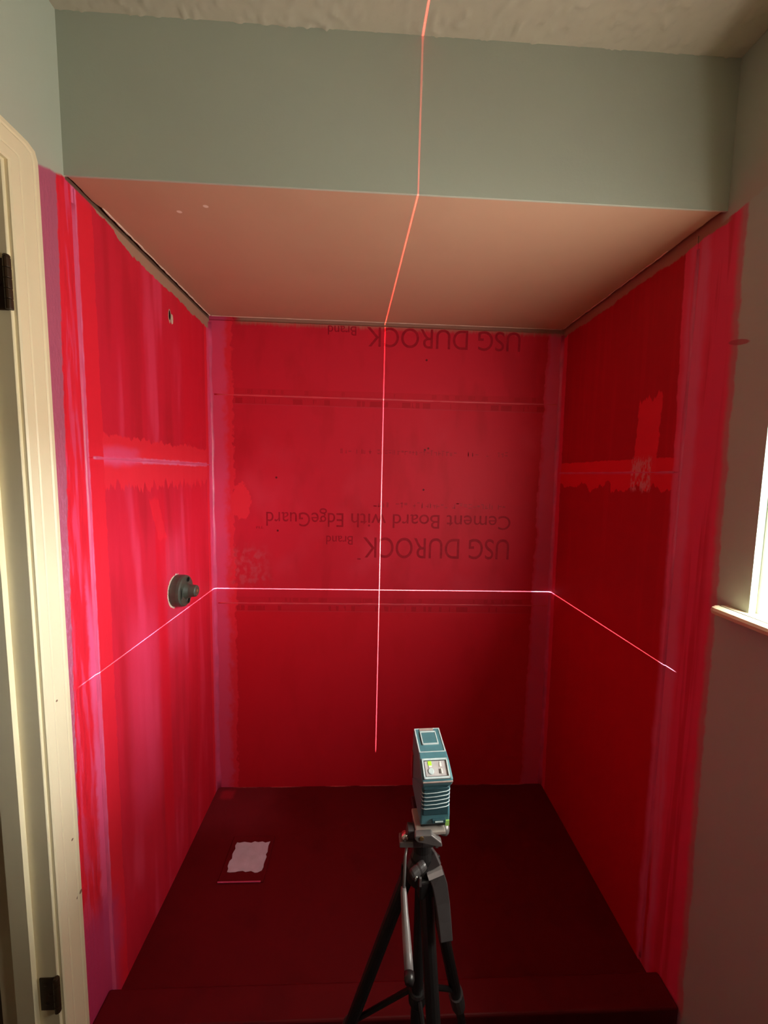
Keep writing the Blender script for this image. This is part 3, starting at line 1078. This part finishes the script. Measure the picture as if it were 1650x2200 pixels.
# worn bumper under the panel
bm = bmesh.new()
for (s, t, h), (s2, t2, h2) in (((-0.0458, 0.0765, .0262), (-0.0525, 0.0895, .0272)),):
    pass
o = link('panel_bumper', on_slope((-0.0440, 0.0760), (-0.0520, 0.0880), -.0258, .0268, 0.0, 1.0, -0.0030, 0.0026), TAN, level)
# the slope helper faces inwards for a rear-leaning pair: mirror it outward
for v in o.data.vertices:
    v.co -= F * 0.0012
bevel_mod(o, 0.001, 2)
# ribs of the battery grip
for k in range(6):
    t = 0.0715 - 0.0072 * k
    s = -0.0466
    bm = bmesh.new()
    vs = []
    arc = [(-.0246, 0.010), (-.0238, 0.0025), (-.018, 0.0), (0.0, -0.0008), (.018, 0.0), (.0238, 0.0025), (.0252, 0.010)]
    tube(bm, [L(s + q, r, t + 0.0022 * (r / .025)) for r, q in arc], 0.0008, 6)
    link('grip_rib', bm, LIGHTRIM if k in (1, 2, 3, 4, 5) else TEALDK, level, smooth=True)
link('grip', bbox(-0.001, 0.001, -0.001, 0.001, -0.001, 0.001), TEALDK, level)
g = bpy.data.objects['grip']
bm = bmesh.new()
obox(bm, L(-0.0435, 0, 0.046), Rt, F, U, 0.046, 0.004, 0.052)
bm.to_mesh(g.data); bm.free()
bevel_mod(g, 0.002, 2)
# battery release at the foot of the grip
bm = bmesh.new(); obox(bm, L(-0.0465, 0.006, 0.0105), Rt, F, U, 0.024, 0.004, 0.007)
bevel_mod(link('release_latch', bm, TEALDK, level), 0.001, 2)
bm = bmesh.new(); obox(bm, L(-0.0488, 0.006, 0.0108), Rt, F, U, 0.014, 0.001, 0.0022)
link('latch_edge', bm, LIGHTRIM, level)
bm = bmesh.new(); obox(bm, L(-0.0455, 0.0215, 0.005), Rt, F, U, 0.007, 0.002, 0.010)
link('green_mark', bm, GREENPRINT, level)
# top button
qa, qb = (-0.010, 0.1095), (0.046, 0.1165)
bt = link('top_button', on_slope(qa, qb, -.0130, .0130, 0.36, 0.80, -0.0005, 0.0020), TEAL, level)
bevel_mod(bt, 0.0006, 1)
ringrect(qa, qb, -.0152, .0152, 0.30, 0.86, .0019, .055, -0.0005, 0.0022, LIGHTRIM, 'button_frame', level)
link('top_cap', on_slope(qa, qb, -.0150, .0120, 0.90, 1.0, -0.0004, 0.0012), TAN, level)
ringrect(qa, qb, -.0246, .0246, 0.02, 1.0, .0022, .03, -0.0010, 0.0016, LIGHTRIM, 'top_edge', level)
# laser window on the front
bm = bmesh.new(); obox(bm, L(0.0535, -0.004, 0.088), Rt, F, U, 0.022, 0.004, 0.034)
link('laser_window', bm, GLASSLENS, level)
# side bumper on the left flank, a red reflection put into its colour
bm = bmesh.new()
ribbon(bm, [L(0.043, -0.0262, 0.070), L(0.046, -0.0264, 0.045), L(0.040, -0.0264, 0.022)], L(1, 0, 0), [0.012, 0.016, 0.010], 0.003)
link('side_bumper', bm, REDREFLECT, level)
# foot plate
bm = bmesh.new(); obox(bm, L(-0.004, -0.001, -0.0028), Rt, F, U, 0.046, 0.072, 0.0056)
bevel_mod(link('foot_plate', bm, BLACKP, level), 0.001, 1)

# the two light fans it throws: a lamp just outside its window
def laser_lamp():
    ld = bpy.data.lights.new('laser_fans', 'POINT')
    ld.shadow_soft_size = 0.0
    ld.energy = 1.0
    ld.use_nodes = True
    nt = ld.node_tree
    em = nt.nodes['Emission']
    g = nt.nodes.new('ShaderNodeNewGeometry')
    sp = nt.nodes.new('ShaderNodeSeparateXYZ')
    nt.links.new(g.outputs['Normal'], sp.inputs[0])
    x, y, z = [S(nt, sp.outputs[i]) for i in range(3)]
    beta = math.atan2(0.7424 - 0.7984, D + 0.228)          # vertical fan heading
    hx, hy = math.sin(beta), math.cos(beta)
    across = x * hy - y * hx
    ahead = x * hx + y * hy
    hw = 0.0021
    # level fan: a thin sheet, limited to about 73 degrees either side
    flat = z.abs().step(hw, hw * 0.45) * ahead.step(0.270, 0.290) * (ahead.step(0.26, 0.85) * 0.80 + 0.20)
    # upright fan: from 38 degrees below level to straight overhead
    upr = across.abs().step(hw, hw * 0.45) * z.step(-0.630, -0.615) * ahead.gt(-0.12)
    high = z.step(0.55, 0.80)
    a = flat.max(upr * high._m('SUBTRACT', 1.0, True))
    b = upr * high
    cr = nt.nodes.new('ShaderNodeCombineXYZ')
    for i, (ka, kb) in enumerate(((K_LOW[0], K_HIGH[0]), (K_LOW[1], K_HIGH[1]), (K_LOW[2], K_HIGH[2]))):
        v = a * ka + b * kb
        nt.links.new(v.s, cr.inputs[i])
    nt.links.new(cr.outputs[0], em.inputs['Color'])
    em.inputs['Strength'].default_value = 1.0
    lo = bpy.data.objects.new('laser_fans', ld)
    COL.objects.link(lo)
    lo.location = (0.7984, -0.228, 0.9694)
    return lo
K_LOW = (400.0, 900.0, 620.0)
K_HIGH = (420.0, 30.0, 25.0)
laser_lamp()

# ------------------------------------------------------------------ tripod
TX, TY = 0.800, -0.285
tri = tag(empty('tripod', (TX, TY, 0.0)), 'black camera tripod with pan handle carrying the laser level, in front of the shower curb', 'tripod')
def tp(name, bm, mat, parent=None, smooth=False):
    o = link(name, bm, mat, None, smooth)
    o.parent = parent or tri
    if parent is None:
        o.matrix_parent_inverse = Matrix.Translation(tri.location).inverted()
    return o
def sub(o, par):
    o.parent = par
    return o
# parts are built in world coordinates and moved into the tripod's frame
def part(name, bm, mat, smooth=False, bev=0.0):
    bmesh.ops.translate(bm, verts=bm.verts, vec=-Vector((TX, TY, 0)))
    o = link(name, bm, mat, tri, smooth)
    if bev: bevel_mod(o, bev, 2)
    return o
def subpart(name, bm, mat, par, smooth=False, bev=0.0):
    bmesh.ops.translate(bm, verts=bm.verts, vec=-Vector((TX, TY, 0)))
    o = link(name, bm, mat, par, smooth)
    if bev: bevel_mod(o, bev, 2)
    return o

# quick release plate and clamp under the level
bm = bmesh.new(); obox(bm, LO + L(-0.026, -0.008, -0.0090), Rt, F, U, 0.052, 0.050, 0.0065)
plate = part('quick_release_plate', bm, simple('worn_plate', (0.42, 0.37, 0.33), 0.45, 0.5, 0.2, var=0.2), bev=0.0015)
bm = bmesh.new(); obox(bm, LO + L(0.002, -0.004, -0.019), Rt, F, U, 0.050, 0.064, 0.013)
part('clamp_block', bm, BLACKP, bev=0.002)
# clamp lever: a wedge slanting down to the right
bm = bmesh.new()
LC = [(-0.020, 0.000), (0.008, 0.001), (0.026, -0.014), (0.0275, -0.021), (0.020, -0.0215), (-0.016, -0.012), (-0.021, -0.006)]
a = [bm.verts.new(Vector((0.796, -0.349, 0.8800)) + Vector((x, 0, z))) for x, z in LC]
b = [bm.verts.new(Vector((0.796, -0.337, 0.8800)) + Vector((x, 0, z))) for x, z in LC]
bm.faces.new(a); bm.faces.new(b)
for i in range(len(LC)):
    k = (i + 1) % len(LC)
    bm.faces.new((a[i], a[k], b[k], b[i]))
lever = part('clamp_lever', bm, MIDGREY, bev=0.0015)
bm = bmesh.new(); lathe(bm, (0.787, -0.349, 0.8755), (0, -1, 0), [(0.004, -0.001), (0.0038, 0.0008), (0.0018, 0.0010)], 14)
subpart('rivet', bm, BRASS, lever)
# knob on the right
bm = bmesh.new(); lathe(bm, (0.824, -0.322, 0.868), (1, -0.25, 0), [(0.006, -0.012), (0.007, -0.002), (0.0095, 0.0), (0.0105, 0.006), (0.0098, 0.012), (0.006, 0.0155), (0.002, 0.0165)], 22)
part('side_knob', bm, MIDGREY, smooth=True)
# left bracket with the tilt screw
bm = bmesh.new(); obox(bm, (0.7625, -0.330, 0.8535), (1, 0, 0), (0, 1, 0), (0, 0, 1), 0.024, 0.020, 0.0100)
br = part('tilt_bracket', bm, MIDGREY, bev=0.0015)
bm = bmesh.new(); obox(bm, (0.7700, -0.328, 0.8700), (1, 0, -.15), (0, 1, 0), (.15, 0, 1), 0.013, 0.018, 0.0150)
subpart('bracket_arm', bm, DARKGREY, br, bev=0.0015)
bm = bmesh.new(); lathe(bm, (0.7600, -0.337, 0.8645), (0, -1, 0.2), [(0.0062, -0.010), (0.0060, 0.0), (0.0040, 0.0025), (0.001, 0.003)], 16)
subpart('tilt_screw', bm, CHROME, br, smooth=True)
# tilt barrel and head body
bm = bmesh.new(); lathe(bm, (0.772, -0.318, 0.842), (1, 0, 0), [(0.010, 0), (0.0115, 0.002), (0.0115, 0.019), (0.0105, 0.0195), (0.0105, 0.0205), (0.0115, 0.021), (0.0115, 0.040), (0.010, 0.043)], 22)
barrel = part('tilt_barrel', bm, DARKGREY)
bm = bmesh.new(); lathe(bm, (0.8155, -0.318, 0.842), (1, 0, 0), [(0.008, -0.002), (0.0125, 0.0), (0.0125, 0.005), (0.009, 0.007)], 18)
subpart('barrel_cap', bm, MIDGREY, barrel)
bm = bmesh.new(); lathe(bm, (0.798, -0.290, 0.775), (0, 0, 1), [(0.021, 0), (0.022, 0.010), (0.018, 0.022), (0.0165, 0.050), (0.020, 0.062), (0.019, 0.088)], 24)
part('pan_head', bm, BLACKP)
# pan handle: rod, grip and end cap pointing at the camera
rod_a, rod_b = Vector((0.764, -0.332, 0.846)), Vector((0.7562, -0.366, 0.8035))
bm = bmesh.new(); tube(bm, [rod_a, (0.7605, -0.343, 0.835), rod_b + Vector((0, -.004, -.001))], 0.0026, 10)
handle = part('pan_handle', bm, MIDGREY, smooth=True)
bm = bmesh.new()
gp = [(0.7561, -0.365, 0.8040), (0.7562, -0.372, 0.8010), (0.7566, -0.392, 0.7890), (0.7570, -0.412, 0.7805), (0.7572, -0.435, 0.7760), (0.7572, -0.456, 0.7728)]
tube(bm, gp, [0.0040, 0.0052, 0.0056, 0.0066, 0.0068, 0.0066], 16)
subpart('handle_grip', bm, GREYRUB, handle, smooth=True)
bm = bmesh.new(); tube(bm, [(0.7572, -0.455, 0.7729), (0.7568, -0.462, 0.7717), (0.7562, -0.467, 0.7707)], [0.0074, 0.0076, 0.0058], 16)
subpart('handle_cap', bm, BLACKP, handle, smooth=True)
# crown
bm = bmesh.new(); lathe(bm, (TX, TY, 0.728), (0, 0, 1), [(0.020, 0), (0.030, 0.006), (0.031, 0.034), (0.024, 0.048), (0.017, 0.052)], 24)
crown = part('crown', bm, BLACKP)
# column crank and its locking knob on the left of the crown
ka, kb = Vector((0.797, -0.314, 0.785)), Vector((0.772, -0.327, 0.778))
dk = (kb - ka).normalized()
bm = bmesh.new(); lathe(bm, ka, dk, [(0.007, -0.004), (0.0085, 0.0), (0.0090, 0.007), (0.0082, 0.010), (0.0082, 0.0115), (0.0090, 0.012), (0.0088, 0.022), (0.0066, 0.026), (0.002, 0.027)], 18)
knob = part('column_knob', bm, DARKGREY)
bm = bmesh.new(); obox(bm, ka + dk * 0.017 + Vector((0, -0.0075, -0.004)), dk, (0, -0.4, 1), (0, 1, .4), 0.005, 0.012, 0.004)
subpart('knob_clip', bm, CHROME, knob, bev=0.0008)
bm = bmesh.new(); obox(bm, ka + dk * 0.010 + Vector((0.003, -0.008, -0.016)), (1, 0, 0), (0, 0, 1), (0, 1, 0), 0.004, 0.016, 0.004)
subpart('knob_tab', bm, MIDGREY, knob)
# strap-like curved leg bracket at the right
bm = bmesh.new()
ribbon(bm, [(0.806, -0.288, 0.786), (0.8125, -0.298, 0.783), (0.8195, -0.308, 0.772)], [(1, 0.3, 1.2)] * 3, [0.026, 0.029, 0.029], 0.010)
hk = part('leg_bracket', bm, DARKGREY, bev=0.0015)
bm = bmesh.new()
ribbon(bm, [(0.8205, -0.3095, 0.770), (0.8275, -0.318, 0.752), (0.8315, -0.328, 0.728), (0.8335, -0.340, 0.706), (0.8350, -0.353, 0.684)], [(1, 0.2, 0.55), (1, .2, .3), (1, .2, .15), (1, .2, .1), (1, .2, .1)], [0.029, 0.028, 0.026, 0.024, 0.022], 0.015)
subpart('bracket_cover', bm, simple('worn_dark_cover', (0.040, 0.034, 0.034), 0.5, 0.4, var=0.2), hk, bev=0.0015)
bm = bmesh.new()
ribbon(bm, [(0.8185, -0.3120, 0.7735), (0.8215, -0.3150, 0.7655)], [(1, 0.25, 0.8)] * 2, [0.0285, 0.0285], 0.0126)
subpart('bracket_edge', bm, simple('light_bracket_edge', (0.40, 0.36, 0.35), 0.4, 0.5, var=0.1), hk)
# centre column
bm = bmesh.new(); lathe(bm, (TX, TY, 0.40), (0, 0, 1), [(0.0105, 0), (0.0115, 0.004), (0.0115, 0.340)], 18)
part('centre_column', bm, BLACKP)
bm = bmesh.new(); lathe(bm, (TX, TY, 0.455), (0, 0, 1), [(0.015, 0), (0.017, 0.004), (0.017, 0.026), (0.015, 0.030)], 18)
hub = part('brace_hub', bm, BLACKP)
# legs
SPREAD = 0.285
for az in (160, 282, 42):
    a = math.radians(az)
    dx, dy = math.cos(a), math.sin(a)
    def lp(z, extra=0.0):
        k = 0.021 + (0.745 - z) * SPREAD + extra
        return Vector((TX + dx * k, TY + dy * k, z))
    bm = bmesh.new()
    tube(bm, [lp(0.755), lp(0.735), lp(0.30)], [0.0105, 0.0130, 0.0125], 14)
    leg = part('leg', bm, BLACKP)
    bm = bmesh.new(); tube(bm, [lp(0.325), lp(0.278)], [0.0165, 0.0160], 14)
    subpart('leg_clamp', bm, DARKGREY, leg)
    bm = bmesh.new(); tube(bm, [lp(0.30), lp(0.022)], 0.0095, 12)
    subpart('lower_leg', bm, BLACKP, leg)
    bm = bmesh.new(); tube(bm, [lp(0.035), lp(0.010), lp(0.0015)], [0.0118, 0.0130, 0.0095], 14)
    subpart('rubber_foot', bm, BLACKP, leg)
    bm = bmesh.new(); tube(bm, [Vector((TX + dx * .012, TY + dy * .012, 0.478)), lp(0.345, -0.006)], 0.0050, 8)
    part('brace', bm, BLACKP)
    bm = bmesh.new(); obox(bm, lp(0.742), (-dy, dx, 0), (dx, dy, 0), (0, 0, 1), 0.034, 0.030, 0.036)
    subpart('leg_hinge', bm, BLACKP, leg, bev=0.003)


# parts that look different from the rest of their thing
for name, text in (('hinge', 'dark bronze hinge leaf left on the cream jamb'), ('hinge.001', 'dark bronze hinge leaf left on the cream jamb'),
                   ('handle_grip', 'long grey rubber grip of the pan handle'), ('control_panel', 'silver panel with a green light'),
                   ('status_light', 'small lit green square'), ('drain_cover', 'grey film over the drain'), ('stem_screw', 'brass screw in the valve stem'),
                   ('soffit_board', 'bare gypsum underside, red bounce light in its brown colour'), ('soffit_face', 'sage painted front face'), ('window_sill', 'cream stool with a rounded nose')):
    if name in bpy.data.objects:
        bpy.data.objects[name]['label'] = text
